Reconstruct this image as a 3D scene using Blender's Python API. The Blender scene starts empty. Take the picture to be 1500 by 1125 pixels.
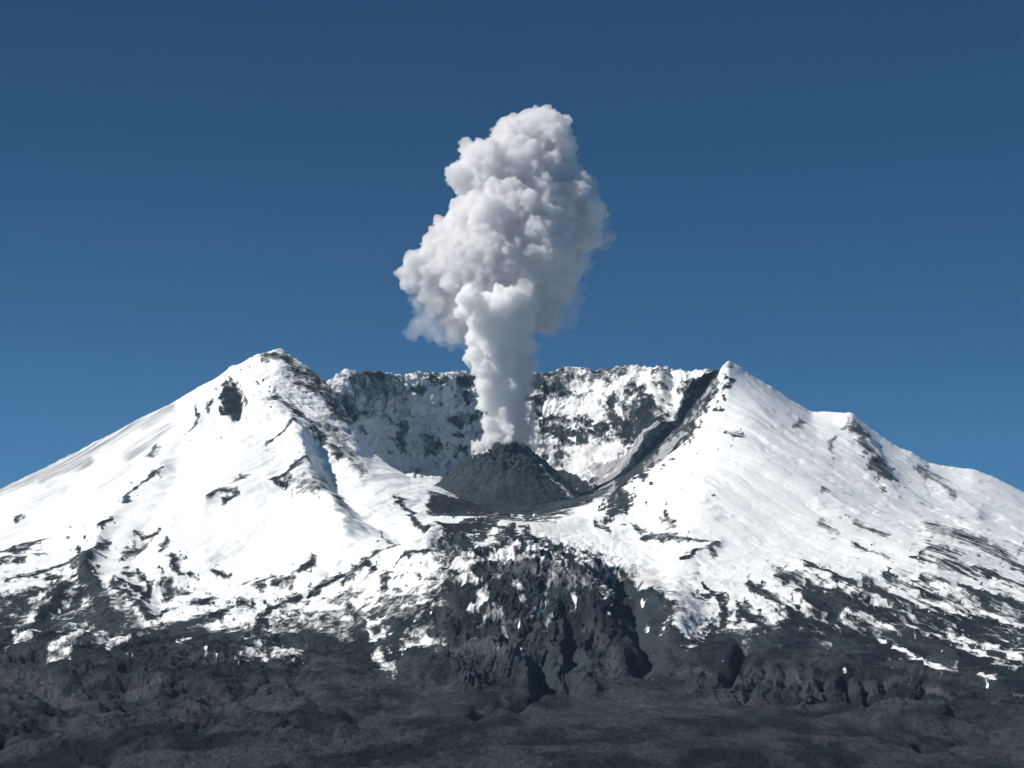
import bpy, bmesh, math, random
import numpy as np
from mathutils import Vector, Matrix

random.seed(7)
rng = np.random.default_rng(7)
scene = bpy.context.scene
COL = scene.collection

# ------------------------------------------------------------------ camera
W, H, F = 1500.0, 1125.0, 3008.0          # sizes of the photograph the sight lines are measured in
PITCH = math.radians(6.0)
cam_data = bpy.data.cameras.new('camera')
cam_data.sensor_width = 36.0
cam_data.lens = 36.0 * F / W
cam_data.clip_start = 1.0
cam_data.clip_end = 60000.0
cam = bpy.data.objects.new('camera', cam_data)
cam.rotation_euler = (math.radians(90) + PITCH, 0, 0)
COL.objects.link(cam)
scene.camera = cam
CP, SP = math.cos(PITCH), math.sin(PITCH)

def height_at(py, d):
    """world height of a sight line py at ground distance d"""
    t = (H / 2 - py) / F
    return d * (t * CP + SP) / (CP - t * SP)

def side_at(px, py, d):
    t = (H / 2 - py) / F
    return d * ((px - W / 2) / F) / (CP - t * SP)

def at(px, py, d):
    return np.array([side_at(px, py, d), d, height_at(py, d)])

# ------------------------------------------------------------------ noise
def _hash(ix, iy, iz):
    h = (ix * np.uint32(374761393) + iy * np.uint32(668265263) + iz * np.uint32(2147483647)).astype(np.uint32)
    h = (h ^ (h >> np.uint32(13))) * np.uint32(1274126177)
    h = (h ^ (h >> np.uint32(16))) * np.uint32(2246822519)
    return h ^ (h >> np.uint32(15))

def noise3(x, y, z):
    x = np.asarray(x, np.float32); y = np.asarray(y, np.float32); z = np.asarray(z, np.float32)
    x, y, z = np.broadcast_arrays(x, y, z)
    fx, fy, fz = np.floor(x), np.floor(y), np.floor(z)
    ix = fx.astype(np.int32).astype(np.uint32); iy = fy.astype(np.int32).astype(np.uint32); iz = fz.astype(np.int32).astype(np.uint32)
    x = x - fx; y = y - fy; z = z - fz
    u = x * x * x * (x * (x * 6 - 15) + 10); v = y * y * y * (y * (y * 6 - 15) + 10); w = z * z * z * (z * (z * 6 - 15) + 10)
    def g(dx, dy, dz):
        h = _hash(ix + np.uint32(dx), iy + np.uint32(dy), iz + np.uint32(dz))
        gx = (h & np.uint32(1023)).astype(np.float32) / 511.5 - 1
        gy = ((h >> np.uint32(10)) & np.uint32(1023)).astype(np.float32) / 511.5 - 1
        gz = ((h >> np.uint32(20)) & np.uint32(1023)).astype(np.float32) / 511.5 - 1
        return gx * (x - dx) + gy * (y - dy) + gz * (z - dz)
    with np.errstate(over='ignore'):
        x00 = g(0,0,0) * (1-u) + g(1,0,0) * u; x10 = g(0,1,0) * (1-u) + g(1,1,0) * u
        x01 = g(0,0,1) * (1-u) + g(1,0,1) * u; x11 = g(0,1,1) * (1-u) + g(1,1,1) * u
    return ((x00 * (1-v) + x10 * v) * (1-w) + (x01 * (1-v) + x11 * v) * w) * 1.5

def fbm(x, y, z=0.0, octv=4, gain=.5, lac=2.03):
    a, s = 1.0, 0
    for o in range(octv):
        s = s + a * noise3(x + 17.3 * o, y - 9.1 * o, np.asarray(z) + 3.7 * o)
        a *= gain; x = x * lac; y = y * lac; z = np.asarray(z) * lac
    return s

def ridged(x, y, z=0.0, octv=4, gain=.5, lac=2.07):
    """sharp crests near +1, broad lows near -1"""
    a, s, n = 1.0, 0, 0
    for o in range(octv):
        s = s + a * (1 - 2.6 * np.abs(noise3(x + 31.3 * o, y + 7.7 * o, np.asarray(z) + 5.1 * o)))
        n += a; a *= gain; x = x * lac; y = y * lac; z = np.asarray(z) * lac
    return s / n

def smooth(a, lo, hi):
    t = np.clip((a - lo) / (hi - lo), 0, 1)
    return t * t * (3 - 2 * t)

# ------------------------------------------------------------------ terrain lines: (sight column, sight row, distance in metres)
L0 = [(-400,1330,1500),(1900,1330,1500)]
L1 = [(-400,1125,2500),(1900,1125,2500)]
L2 = [(-400,1050,3700),(150,1055,3650),(300,1065,3500),(500,1062,3600),(700,1052,3850),(860,1033,4300),(1000,1042,4100),(1200,1062,3650),(1380,1085,3200),(1500,1092,3100),(1900,1090,3100)]
L3 = [(-400,965,5000),(0,965,5000),(150,965,5000),(300,988,4800),(420,1000,4700),(560,1005,4650),(640,1015,4600),(700,1030,4550),(760,1012,4700),(850,1000,4850),(900,1005,4800),(1000,1010,4750),(1080,1025,4500),(1200,1035,4300),(1300,1030,4300),(1400,1045,4100),(1500,1040,4100),(1900,1040,4100)]
L4 = [(-400,935,5800),(0,932,5800),(100,930,5850),(200,940,5700),(400,938,5700),(520,935,5650),(570,925,5600),(620,890,5700),(655,858,5850),(690,838,5950),(730,832,5950),(780,832,5950),(840,834,5950),(878,842,5900),(895,862,5850),(915,868,5850),(935,870,5800),(960,885,5700),(992,896,5600),(1005,915,5450),(1025,935,5400),(1080,945,5350),(1200,938,5400),(1300,940,5500),(1400,945,5500),(1500,950,5500),(1900,970,5500)]
L5 = [(-400,880,6900),(0,830,6950),(200,808,7000),(330,790,7050),(420,762,7150),(500,775,6900),(580,785,6750),(640,782,6650),(665,800,6500),(700,812,6400),(740,800,6500),(780,788,6650),(830,800,6600),(870,812,6550),(940,818,6550),(1000,805,6500),(1060,792,6700),(1200,775,7000),(1350,795,7000),(1500,835,6900),(1900,920,6800)]
L5B = [(-400,890,7900),(0,772,8150),(120,735,8200),(220,690,8200),(300,655,8250),(345,632,8250),(390,640,8200),(430,655,8100),(480,700,7950),(550,725,7700),(640,755,7350),(690,768,7150),(760,766,7200),(860,760,7300),(920,742,7500),(970,705,7750),(1050,660,7950),(1120,660,8000),(1200,685,8000),(1260,705,8050),(1350,745,8050),(1430,765,8050),(1500,785,8050),(1900,880,8000)]
L6 = [(-400,905,9200),(-200,812,9300),(0,717,9400),(60,688,9400),(130,652,9300),(210,611,9200),(250,592,9200),(300,563,9150),(330,548,9100),(345,542,9050),(360,532,9020),(374,521,9000),(390,518,9000),(404,513,9000),(412,514,9000),(420,522,9000),(430,527,8990),(445,536,8970),(462,548,8950),(480,566,8900),(492,582,8850),(505,600,8800),(520,622,8720),(545,660,8600),(570,680,8500),(600,701,8350),(640,716,8200),(680,732,8080),(705,746,8000),(750,752,7950),(800,750,7950),(835,743,8000),(870,738,8020),(900,722,8100),(912,708,8150),(935,690,8300),(965,676,8400),(985,655,8500),(1003,630,8600),(1025,598,8720),(1048,563,8850),(1058,538,8950),(1067,528,9000),(1080,536,9020),(1100,549,9050),(1130,566,9100),(1160,585,9150),(1190,602,9200),(1215,604,9200),(1245,608,9150),(1265,620,9150),(1290,640,9150),(1330,664,9150),(1360,679,9200),(1385,682,9250),(1425,688,9300),(1450,698,9300),(1500,723,9300),(1600,775,9300),(1900,930,9300)]
L7 = [(430,580,9250),(480,615,9150),(520,655,9050),(560,692,8950),(600,705,8900),(640,714,8800),(680,738,8500),(705,746,8300),(750,752,8250),(800,749,8250),(850,736,8450),(880,718,8650),(920,696,8800),(950,674,8850),(985,637,8950),(1020,592,9100),(1045,562,9200),(1060,545,9200),(1075,552,9250)]
L8 = [(430,590,9350),(480,648,9250),(520,688,9300),(560,692,9400),(600,696,9500),(640,692,9650),(680,692,9850),(760,690,9950),(830,691,9950),(860,700,9750),(900,691,9550),(940,662,9450),(970,628,9400),(1000,598,9380),(1030,566,9380),(1060,552,9400),(1075,555,9400)]
L9 = [(430,570,9450),(470,572,9450),(486,562,9450),(508,546,9480),(526,549,9560),(545,545,9650),(562,548,9730),(600,553,9920),(640,557,10100),(690,551,10320),(740,550,10430),(770,546,10470),(800,544,10480),(822,540,10470),(845,537,10450),(870,540,10420),(900,542,10350),(940,541,10230),(968,539,10120),(974,541,10080),(980,546,10020),(1000,548,9950),(1020,548,9880),(1040,546,9800),(1060,548,9700),(1075,556,9600)]

U = np.concatenate([np.linspace(-1300, -60, 130)[:-1], np.linspace(-60, 1560, 1120), np.linspace(1560, 2800, 130)[1:]])
NU = len(U)

def gsm(a, sig):
    k = int(3 * sig) + 1
    w = np.exp(-.5 * (np.arange(-k, k + 1) / sig) ** 2); w /= w.sum()
    return np.convolve(np.pad(a, k, mode='edge'), w, mode='valid')

def line(pts, sig=0):
    p = np.array(pts, float)
    py = np.interp(U, p[:, 0], p[:, 1]); d = np.interp(U, p[:, 0], p[:, 2])
    d = gsm(d, max(sig, 6)); 
    if sig: py = gsm(py, sig)
    return d, height_at(py, d), py

front = [line(L0), line(L1), line(L2, 10), line(L3, 8), line(L4, 4), line(L5, 12), line(L5B, 20), line(L6, 1.0)]
# a softened line half way up the last rise, so that kinks of the skyline die out down the face
_b, _c = front[6], front[7]
_hd, _hz = .42 * _b[0] + .58 * _c[0], .42 * _b[1] + .58 * _c[1]
_w = np.exp(-((U - 1067) / 90) ** 2)
half = (gsm(_hd, 14), _w * gsm(_hz, 22) + (1 - _w) * gsm(_hz, 5), None)
back = [line(L6, 1.0), line(L7, 3), line(L8, 6), line(L9, 1.0)]
cd, cz, _ = front[-1]
# outside the crater the ground simply falls away behind the crest
inside = smooth(U, 405, 445) * (1 - smooth(U, 1062, 1078))
for k, (dd, dz) in enumerate([(300, -150), (650, -330), (1000, -500)], start=1):
    d, z, py = back[k]
    back[k] = (d * inside + (cd + dd) * (1 - inside), z * inside + (cz + dz) * (1 - inside), py)
rd, rz, _ = back[3]
back.append((rd + 350, rz - 160, None))
back.append((rd + 3200, rz - 1500, None))

def spline(lines, counts):
    """monotone cubic along each column through the lines; returns distance, height and a running line index"""
    D = np.array([l[0] for l in lines]); Z = np.array([l[1] for l in lines])
    n = len(lines)
    def tang(A):
        m = np.diff(A, axis=0)
        t = np.zeros_like(A); t[0] = m[0]; t[-1] = m[-1]
        for i in range(1, n - 1):
            same = m[i-1] * m[i] > 0
            hm = 2 * m[i-1] * m[i] / np.where(same, m[i-1] + m[i], 1)
            t[i] = np.where(same, hm, 0)
        return t
    TD, TZ = tang(D), tang(Z)
    rows = []
    for i in range(n - 1):
        for k in range(counts[i] + (1 if i == n - 2 else 0)):
            s = k / counts[i]
            h00, h10, h01, h11 = 2*s**3-3*s**2+1, s**3-2*s**2+s, -2*s**3+3*s**2, s**3-s**2
            rows.append((h00*D[i]+h10*TD[i]+h01*D[i+1]+h11*TD[i+1], h00*Z[i]+h10*TZ[i]+h01*Z[i+1]+h11*TZ[i+1], np.full(NU, i + s)))
    return [np.array([r[j] for r in rows]) for j in range(3)]

fD, fZ, fV = spline(front[:7] + [half, front[7]], [40, 90, 90, 170, 150, 120, 110, 90])
fV = np.where(fV > 6, 6 + (fV - 6) / 2, fV)
bD, bZ, bV = spline(back, [45, 60, 210, 14, 10])
D = np.vstack([fD, bD[1:]]); Z = np.vstack([fZ, bZ[1:]]); V = np.vstack([fV, 7 + bV[1:]])
NV = D.shape[0]
# sight row of every node, then its sideways place
t_ = Z / D
tt = (t_ * CP - SP) / (CP + t_ * SP)
PY = H / 2 - tt * F
PX = np.broadcast_to(U, D.shape)
X = side_at(PX, PY, D)

def normals(X, Y, Z):
    ax = [np.gradient(A, axis=1) for A in (X, Y, Z)]; ay = [np.gradient(A, axis=0) for A in (X, Y, Z)]
    n = np.stack([ax[1]*ay[2]-ax[2]*ay[1], ax[2]*ay[0]-ax[0]*ay[2], ax[0]*ay[1]-ax[1]*ay[0]])
    n /= np.linalg.norm(n, axis=0) + 1e-9
    return n * np.where(n[2:3] < 0, -1, 1)

N = normals(X, D, Z)
# polar coordinates round the crater: gullies and snow streaks run down the cone
CX, CY = 0.0, 9500.0
RAD = np.hypot(X - CX, D - CY)
ANG = np.arctan2(X - CX, -(D - CY))
FLOW = ANG * 3000.0

# ---- strokes in sight coordinates, jittered so their outlines are ragged; each falls on the surface seen there
J1 = fbm(X / 130, D / 130, Z / 130, 3) ; J2 = fbm(X / 130 + 40, D / 130, Z / 130, 3)
QX = PX + 7 * J1; QY = PY + 5 * J2
visible_front = V <= 7.0
visible_back = (V > 7.0) & (V < 10.05)

def stroke_dist(pts, pad, mask):
    p = np.array(pts, float)
    sel = mask & (QX > p[:,0].min()-pad) & (QX < p[:,0].max()+pad) & (QY > p[:,1].min()-pad) & (QY < p[:,1].max()+pad)
    ii = np.nonzero(sel)
    x = QX[ii]; y = QY[ii]
    best = np.full(x.shape, 1e9)
    if len(p) == 1:
        best = np.hypot(x - p[0,0], y - p[0,1])
    for a, b in zip(p[:-1], p[1:]):
        ab = b - a; L = max((ab**2).sum(), 1e-6)
        t = np.clip(((x - a[0]) * ab[0] + (y - a[1]) * ab[1]) / L, 0, 1)
        best = np.minimum(best, np.hypot(x - a[0] - t * ab[0], y - a[1] - t * ab[1]))
    return ii, best

# ------------------------------------------------------------------ relief
# ridges (+) and gullies (-): points, width, height in metres
FORMS = [
    ([(345,545),(333,575),(330,600)], 14, 22),
    ([(352,575),(348,600),(345,612)], 10, -30),
    ([(385,600),(415,615),(432,640),(445,690),(480,740),(505,780)], 24, 44),
    ([(470,650),(490,700),(530,745),(600,785)], 22, -34),
    ([(240,690),(215,712),(185,742),(150,782),(140,812),(130,840)], 13, 24),
    ([(262,690),(240,730),(215,765),(195,810)], 14, -20),
    ([(295,600),(292,625),(276,645)], 9, 14),
    ([(205,850),(240,870),(230,910)], 16, -14),
    ([(300,740),(330,722),(410,700),(445,684)], 14, 20),
    ([(120,820),(140,860),(160,900)], 22, 22),
    ([(95,860),(75,885),(50,910)], 18, 16),
    ([(172,860),(195,885),(228,912)], 14, 16),
    ([(600,820),(640,785),(670,800),(690,830)], 18, 22),
    ([(640,780),(690,775),(740,780)], 14, 10),
    ([(650,800),(690,822),(740,828)], 12, -22),
    ([(1240,612),(1262,640),(1280,665),(1303,698)], 12, 16),
    ([(1232,680),(1260,705),(1300,735),(1345,770)], 26, -12),
    ([(1330,668),(1375,705),(1430,745)], 14, 12),
    ([(1395,705),(1445,750),(1500,795)], 24, -8),
    ([(1090,548),(1140,578),(1190,604)], 14, -4),
    ([(945,782),(975,782),(1000,786),(1050,796)], 10, 8),
    ([(1000,816),(1050,796)], 8, 7),
    ([(1170,823),(1230,855),(1330,900),(1500,940)], 12, 10),
    ([(1225,878),(1270,902),(1330,932),(1400,962)], 12, 10),
    # canyon and pits of the breach
    ([(905,850),(925,890),(935,930),(955,960),(940,978)], 16, -42),
    ([(880,846),(900,854),(932,852)], 11, -60),
    ([(960,890),(990,915),(975,960)], 14, 12),
    ([(865,885),(880,920),(905,960)], 20, 14),
    ([(828,890),(838,930),(842,970)], 10, -24),
    ([(785,985),(808,1000),(832,1003)], 17, -58),
    ([(700,1050),(740,1040),(775,1030),(805,1014)], 8, -36),
    ([(780,1035),(830,1022),(870,1012)], 10, 18),
    ([(600,985),(660,1000),(690,1025),(735,1045)], 20, 24),
    ([(720,960),(760,985),(770,1010)], 16, 22),
    ([(0,1085),(60,1062),(150,1045),(210,1020)], 12, -22),
    ([(80,1035),(130,1020),(180,1010)], 22, -26),
    ([(190,1040),(240,1030),(270,1015)], 16, -24),
    ([(0,1115),(80,1105),(160,1110)], 14, -14),
    ([(1350,1092),(1400,1084),(1450,1080),(1500,1082)], 8, -26),
    ([(1290,1068),(1330,1060),(1380,1058)], 10, 16),
    ([(1085,950),(1080,985),(1065,1010)], 9, -40),
    ([(1240,1008),(1242,1032)], 7, -26), ([(1268,1008),(1268,1034)], 8, -26), ([(1298,1010),(1298,1032)], 7, -22), ([(1210,1008),(1206,1028)], 7, -20),
    ([(1120,985),(1105,1010),(1095,1030)], 8, -20), ([(1150,985),(1150,1010)], 8, -18),
    ([(400,1010),(340,1040),(290,1075)], 18, -14),
    ([(450,980),(430,1010),(470,1040)], 16, -18),
    ([(520,1060),(560,1035),(600,1040)], 14, -16),
]
dh = np.zeros_like(D)
for pts, w, h in FORMS:
    ii, dist = stroke_dist(pts, w * 2.2, visible_front)
    dh[ii] += h * np.exp(-np.maximum(dist / w, 0) ** 1.6 * 1.3)

zone = lambda a, b, c, d: smooth(V, a, b) * (1 - smooth(V, c, d))
plain = 1 - smooth(V, 1.6, 2.3)
apron = zone(1.7, 2.4, 4.1, 5.0)
mid_breach = np.exp(-((PX - 775) / 150) ** 4) * zone(2.6, 3.3, 4.7, 5.6)
slope = zone(3.8, 4.8, 20, 21)
crestfade = 1 - .6 * np.exp(-((V - 7.0) / .5) ** 2)
wall = zone(8.4, 9.05, 10.6, 10.9) * inside

fl = fbm(FLOW / 420 + J1 * .35, RAD / 3500, 3.1, 4)
flr = ridged(FLOW / 260 + J2 * .3, RAD / 1800, 8.0, 4)
big = fbm(X / 800, D / 800, 1.0, 4)
fine = fbm(X / 70, D / 70, Z / 70, 4, .55)
med = ridged(X / 260 + .4 * J1, D / 260 + .4 * J2, Z / 260, 5, .52)
lowcone = zone(2.6, 3.6, 4.3, 5.3)

dh += big * (10 + 14 * slope) * (1 - plain) * crestfade
dh += plain * (1 - .5 * smooth(PX, 560, 760)) * (9 * fbm(X / 260, D / 160, 0, 5, .6) + 12 * fbm(X / 700, D / 400, 4, 3) + 13 * ridged(X / 180 + .4 * J1, D / 560 + X / 900, 1, 5, .55))
hum = smooth(PX, 620, 350) * zone(1.2, 2.2, 3.6, 4.2) + .55 * smooth(PX, 980, 1200) * zone(1.8, 2.3, 3.4, 4.0)
dh += hum * (30 * ridged(X / 300, D / 330, 2.2, 5, .5) + 15 * fbm(X / 90, D / 90, 0, 4, .6))
dh += apron * (6.0 * med + 4.0 * fine)
dh += lowcone * (5.5 * flr + 7 * med)
dh += slope * crestfade * (V < 7) * (5 - 2.8 * smooth(PX, 900, 1050)) * fbm(FLOW / 105 + .3 * J1, RAD / 1600, 5.0, 3)
dh += slope * crestfade * (11 * fl + .7 * fine * (V < 7))
gul = ridged(PX / 46 + .5 * J1 + (PY - 900) / 240, PY / 240, 6.0, 4, .55)
gul2 = ridged(PX / 17 + .6 * J2 + (PY - 900) / 60, PY / 130, 2.0, 4, .6)
dh += mid_breach * (19 * gul + 12 * gul2 + 6 * fine)
bench = zone(2.1, 2.8, 4.2, 5.0) * smooth(PX, 650, 560)
dh += bench * (7 * ridged(X / 90 + .6 * J1, D / 120, 4.0, 4, .6))
cliff_r = smooth(PX, 985, 1040) * (1 - smooth(PX, 1330, 1400)) * zone(2.2, 2.8, 3.2, 3.9)
dh += cliff_r * (16 * ridged(PX / 30 + .4 * J2 + (PY - 1000) / 160, PY / 300, 9.0, 4, .55))
# rocky crown of the left peak
crown = smooth(PX, 350, 385) * (1 - smooth(PX, 500, 560)) * smooth(PY, 700, 640) * (V <= 7.02)
dh += crown * (10 * ridged(X / 110, D / 110, Z / 110, 4, .6) - 4) * (1 - .5 * np.exp(-((V - 7.0) / .06) ** 2))
# crater wall: flutes, ledges and buttresses
wx = PX + 14 * fbm(PX / 60, PY / 50, 0, 3)
flute = ridged(wx / 34, PY / 190, 1.5, 4, .6)
strata = fbm(PX / 150, (Z + 25 * fbm(PX / 90, PY / 90, 5, 2)) / 55, 0.5, 3, .6)
flute2 = ridged(wx / 13, PY / 90, 4.5, 4, .6)
dh += wall * (1 - .65 * smooth(V, 9.6, 10.0)) * (18 * flute + 13 * flute2 + 10 * strata + 10 * fbm(X / 60, D / 60, Z / 60, 4, .65))
dh += smooth(V, 9.7, 10.0) * (1 - smooth(V, 10.0, 10.5)) * inside * (9 * noise3(PX / 9, 0, 4) + 6 * noise3(PX / 4, 0, 11) + 5 * noise3(PX / 21, 0, 7))
rimz = smooth(V, 9.55, 9.9) * (1 - smooth(V, 10.1, 10.6)) * inside
dh += rimz * (9 * fbm(X / 45, D / 45, Z / 45, 4, .65) + 7 * ridged(X / 30, D / 30, Z / 60, 3, .6))
# the buttress that shades its right side, at the right end of the wall
ii, dist = stroke_dist([(972,541),(962,575),(955,605),(945,635)], 40, visible_back)
dh[ii] += 46 * np.exp(-(dist / 13) ** 2) * smooth(V[ii], 10.0, 9.6)
ii, dist = stroke_dist([(985,550),(985,580),(985,615)], 40, visible_back)
dh[ii] -= 44 * np.exp(-(dist / 11) ** 2) * smooth(V[ii], 10.0, 9.7)
# rows on the skyline of the cone get a little roughness
dh += np.exp(-((V - 7.0) / .05) ** 2) * (2.2 * noise3(PX / 7, 0, 1) + 2.5 * noise3(PX / 25, 0, 2)) * (1 + 1.8 * np.exp(-((PX - 415) / 55) ** 2))

dh *= 1 - .85 * np.exp(-(((PX - 1068) / 14) ** 2 + ((PY - 530) / 16) ** 2)) * (V < 7.3)
X2, Y2, Z2 = X + N[0] * dh, D + N[1] * dh, Z + N[2] * dh

# ------------------------------------------------------------------ where snow lies (rock: -1 snow .. +1 bare)
def poly(pts): 
    p = np.array(pts, float); return np.interp(PX, p[:,0], p[:,1])
full_snow = 14 + poly([(-400,810),(0,825),(100,828),(200,868),(330,900),(430,878),(520,840),(580,825),(620,832),(650,825),(690,800),(760,800),(840,815),(900,815),(960,860),(1000,895),(1100,890),(1180,865),(1260,840),(1350,822),(1500,820),(1900,820)])
bare = 10 + poly([(-400,930),(0,925),(60,940),(130,935),(180,930),(210,948),(250,945),(330,930),(360,955),(430,950),(500,955),(560,970),(590,960),(620,940),(640,912),(655,885),(680,848),(720,838),(800,850),(860,850),(920,838),(960,870),(1000,905),(1010,945),(1060,930),(1090,950),(1130,925),(1180,930),(1260,958),(1350,960),(1420,965),(1500,985),(1900,1010)])
R = (PY - (full_snow + bare) / 2) / ((bare - full_snow) / 2)
R = R + (.75 * fbm(PX / 75, PY / 30, 9, 4, .6) + .5 * ridged(PX / 40 + J1, PY / 40, 3, 3)) * smooth(PY, 800, 860)
R = np.clip(R, -1.35, 1.35)
R = np.where((V < 2.2) , 1.35, R)
R = np.where(V > 7.02, -1.0, R)

ROCK_AND_SHADE = [  # points, half width, strength
    ([(342,582),(341,592),(343,602)], 14, 1.3), ([(332,574),(336,585)], 6, .7),
    ([(388,524),(402,522),(425,532)], 7, .5), ([(430,540),(460,555),(490,590),(508,615)], 9, .5),
    ([(400,585),(440,610),(470,635),(500,665)], 7, .5), ([(440,560),(470,575),(495,605)], 7, .6), ([(470,620),(500,645),(530,690)], 6, .35),
    ([(395,655),(413,642),(433,627)], 3, .9), ([(407,708),(425,693),(446,684)], 6, .95), ([(303,737),(325,725),(350,722)], 5, .9), ([(330,740),(345,726)], 4, .9),
    ([(337,712),(368,697)], 3, .7), ([(185,742),(215,712),(240,690)], 3.4, 1.0), ([(150,782),(165,770)], 4, 1), ([(138,811),(158,798)], 6, 1),
    ([(0,810),(40,804),(73,792)], 3, .9), ([(10,853),(60,838),(100,826),(148,817)], 5, 1), ([(293,600),(291,625),(275,643)], 3.4, .9), ([(314,590),(302,612)], 3, .5),
    ([(200,777),(227,780)], 4, .8), ([(232,805),(245,790)], 4, .9), ([(183,807),(205,792)], 9, .6), ([(222,668),(232,655)], 4, .5),
    ([(0,826),(14,820)], 6, .9), ([(22,824),(33,822)], 4, .9), ([(50,812),(62,812)], 4, .8), ([(20,757),(28,754)], 4, .7),
    ([(125,830),(136,865),(150,900),(165,925)], 17, 1.1), ([(128,838),(120,870),(110,890)], 10, .8), ([(95,872),(78,890),(58,912)], 14, 1), ([(45,875),(25,892),(0,905)], 11, .9),
    ([(70,845),(85,850)], 9, .8), ([(85,855),(50,875),(20,890)], 6, .9),
    ([(180,855),(205,865),(217,882)], 8, 1), ([(172,865),(195,885),(212,900),(227,912)], 11, 1), ([(198,832),(215,848),(218,872)], 5, .9), ([(178,838),(195,835)], 5, .9),
    ([(248,815),(262,832),(270,838)], 7, .9), ([(278,838),(280,840)], 5, .9), ([(245,850),(250,868),(266,865)], 11, .8), ([(318,836),(326,840)], 7, .8),
    ([(292,885),(305,885)], 9, .8), ([(245,930),(300,915),(340,902),(370,896)], 10, .95), ([(375,932),(400,902),(432,885)], 12, .95), ([(240,895),(256,893)], 7, .8),
    ([(355,860),(375,850)], 5, .8), ([(380,865),(398,850)], 6, .8), ([(440,845),(462,830)], 8, .8), ([(405,862),(430,860)],5,.5),
    ([(455,880),(480,865),(500,850)], 8, .8), ([(500,860),(530,835)], 5, .7), ([(530,830),(548,840)], 7, .9), ([(500,855),(545,815),(590,800)], 2.5, .7), ([(560,870),(570,850)], 8, .8),
    ([(583,728),(603,748),(618,772),(632,785)], 6, .95), ([(475,705),(490,722),(496,740)], 7, .25), ([(442,712),(466,724)], 8, .2), ([(555,765),(560,790)],2.5,.7),  # the two faint strokes beside the left spur are shade painted as rock
    ([(650,736),(668,739),(690,746)], 2.6, 1), ([(585,833),(610,820),(640,812),(655,800)], 5, 1), ([(555,790),(590,800),(620,790)], 3, .6),
    ([(655,805),(668,820),(672,850),(655,880)], 16, .42), ([(690,785),(655,785)], 10, 1.1),
    ([(648,783),(680,772),(720,775),(750,785)], 9, 1.3), ([(665,798),(700,815),(720,830)], 12, 1.3), ([(755,790),(765,805),(760,815)], 9, 1.2), ([(700,790),(740,800)], 18, .75),
    ([(690,767),(740,762),(790,758),(818,757)], 5, .85), ([(700,757),(740,755),(780,758)], 5, .8), ([(770,785),(800,808),(836,826)], 8, .75), ([(765,822),(800,825)], 5, .8),
    ([(820,822),(860,828),(905,832)], 3, .7),
    ([(875,768),(895,780)], 4.5, .9), ([(925,768),(945,775)], 4, .8), ([(970,760),(986,763)], 4, .7), ([(973,748),(977,756)], 4, .7), ([(945,783),(975,781),(1000,786)], 5, .85), ([(1000,784),(1030,790),(1052,796)], 3.6, .9),
    ([(1000,816),(1025,806),(1052,796)], 3.4, 1), ([(1040,798),(1045,810)], 6, .6), ([(852,818),(878,817)], 6, .9), ([(885,770),(890,774)], 5, .8), ([(895,752),(912,742),(915,735)], 10, 1.1), ([(905,712),(895,738)], 8, .8),
    ([(880,843),(893,858),(905,852)], 10, 1.4), ([(910,845),(932,848),(932,872)], 9, 1.4), ([(893,880),(930,886),(960,885),(990,897)], 15, 1.3), ([(905,865),(915,890)], 9, 1.2),
    ([(1045,598),(1060,602)], 3, .8), ([(1074,636),(1085,637)], 5, .5), ([(1166,620),(1174,622)], 4, .5), ([(1042,729),(1046,727)], 2.5, .9), ([(1066,534),(1070,537)], 4, .5),
    ([(1072,558),(1060,570)], 5, .8),
    ([(1250,630),(1262,640)], 8, .7), ([(1258,645),(1272,662)], 5, .4), ([(1283,685),(1300,698)], 9, .65), ([(1342,686),(1375,706),(1400,728)], 4.5, .45), ([(1218,642),(1217,658)],4,.3),
    ([(1200,720),(1210,722)], 3, .6), ([(1205,762),(1212,770),(1225,775)], 4, .25), ([(1250,762),(1272,772),(1296,784)], 4.5, .45), ([(1254,797),(1280,808),(1304,820)], 3.5, .7), ([(1360,802),(1395,820)], 7, .35), ([(1358,768),(1400,785)], 4, .2),
    ([(1400,785),(1440,802),(1470,815),(1497,833)], 6, .55), ([(1465,796),(1500,806)], 4, .4),
    ([(1170,822),(1185,832),(1212,842),(1218,850)], 5, 1), ([(1218,850),(1240,862),(1268,872)], 5, 1), ([(1268,872),(1330,898),(1400,915),(1500,938)], 8, 1), ([(1222,875),(1270,900),(1330,930),(1400,958)], 11, 1.05),
    ([(1265,857),(1310,875),(1356,895)], 6, 1), ([(1300,847),(1350,867),(1406,886)], 5, 1), ([(1345,845),(1390,860)], 5, .95), ([(1335,820),(1380,833),(1440,848)], 4, .8), ([(1420,835),(1470,850),(1500,860)], 5, 1), ([(1380,825),(1420,840)], 4, .8),
    ([(1412,862),(1430,872),(1442,884)], 8, 1), ([(1445,875),(1480,885),(1500,893)], 7, 1), ([(1436,902),(1462,912),(1484,916)], 5, .95), ([(1415,896),(1428,905)], 4, .8), ([(1370,895),(1420,910),(1500,925)], 7, 1), ([(1420,880),(1425,885)], 3,.8),
    ([(1180,882),(1215,900),(1240,925),(1265,940)], 13, 1), ([(1142,845),(1175,858),(1200,872)], 9, .55), ([(1200,880),(1235,895)], 8, .9), ([(1096,855),(1112,868),(1140,890)], 7, .85), ([(1135,895),(1142,904)], 5, .8),
    ([(1085,902),(1105,912),(1128,925)], 9, 1), ([(1052,882),(1058,900),(1055,918)], 7, 1), ([(1018,876),(1034,878)], 8, .9), ([(1028,858),(1045,880)], 3, .8), ([(1158,902),(1164,918),(1182,945)], 9, 1), ([(1165,915),(1180,940)], 9, 1),
    ([(1010,955),(1040,930),(1065,938)], 15, 1), ([(1120,950),(1130,930),(1150,945)], 12, 1), ([(1290,905),(1350,925),(1440,950)], 6, .9), ([(1350,915),(1440,938),(1500,955)], 6, .9),
]
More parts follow.
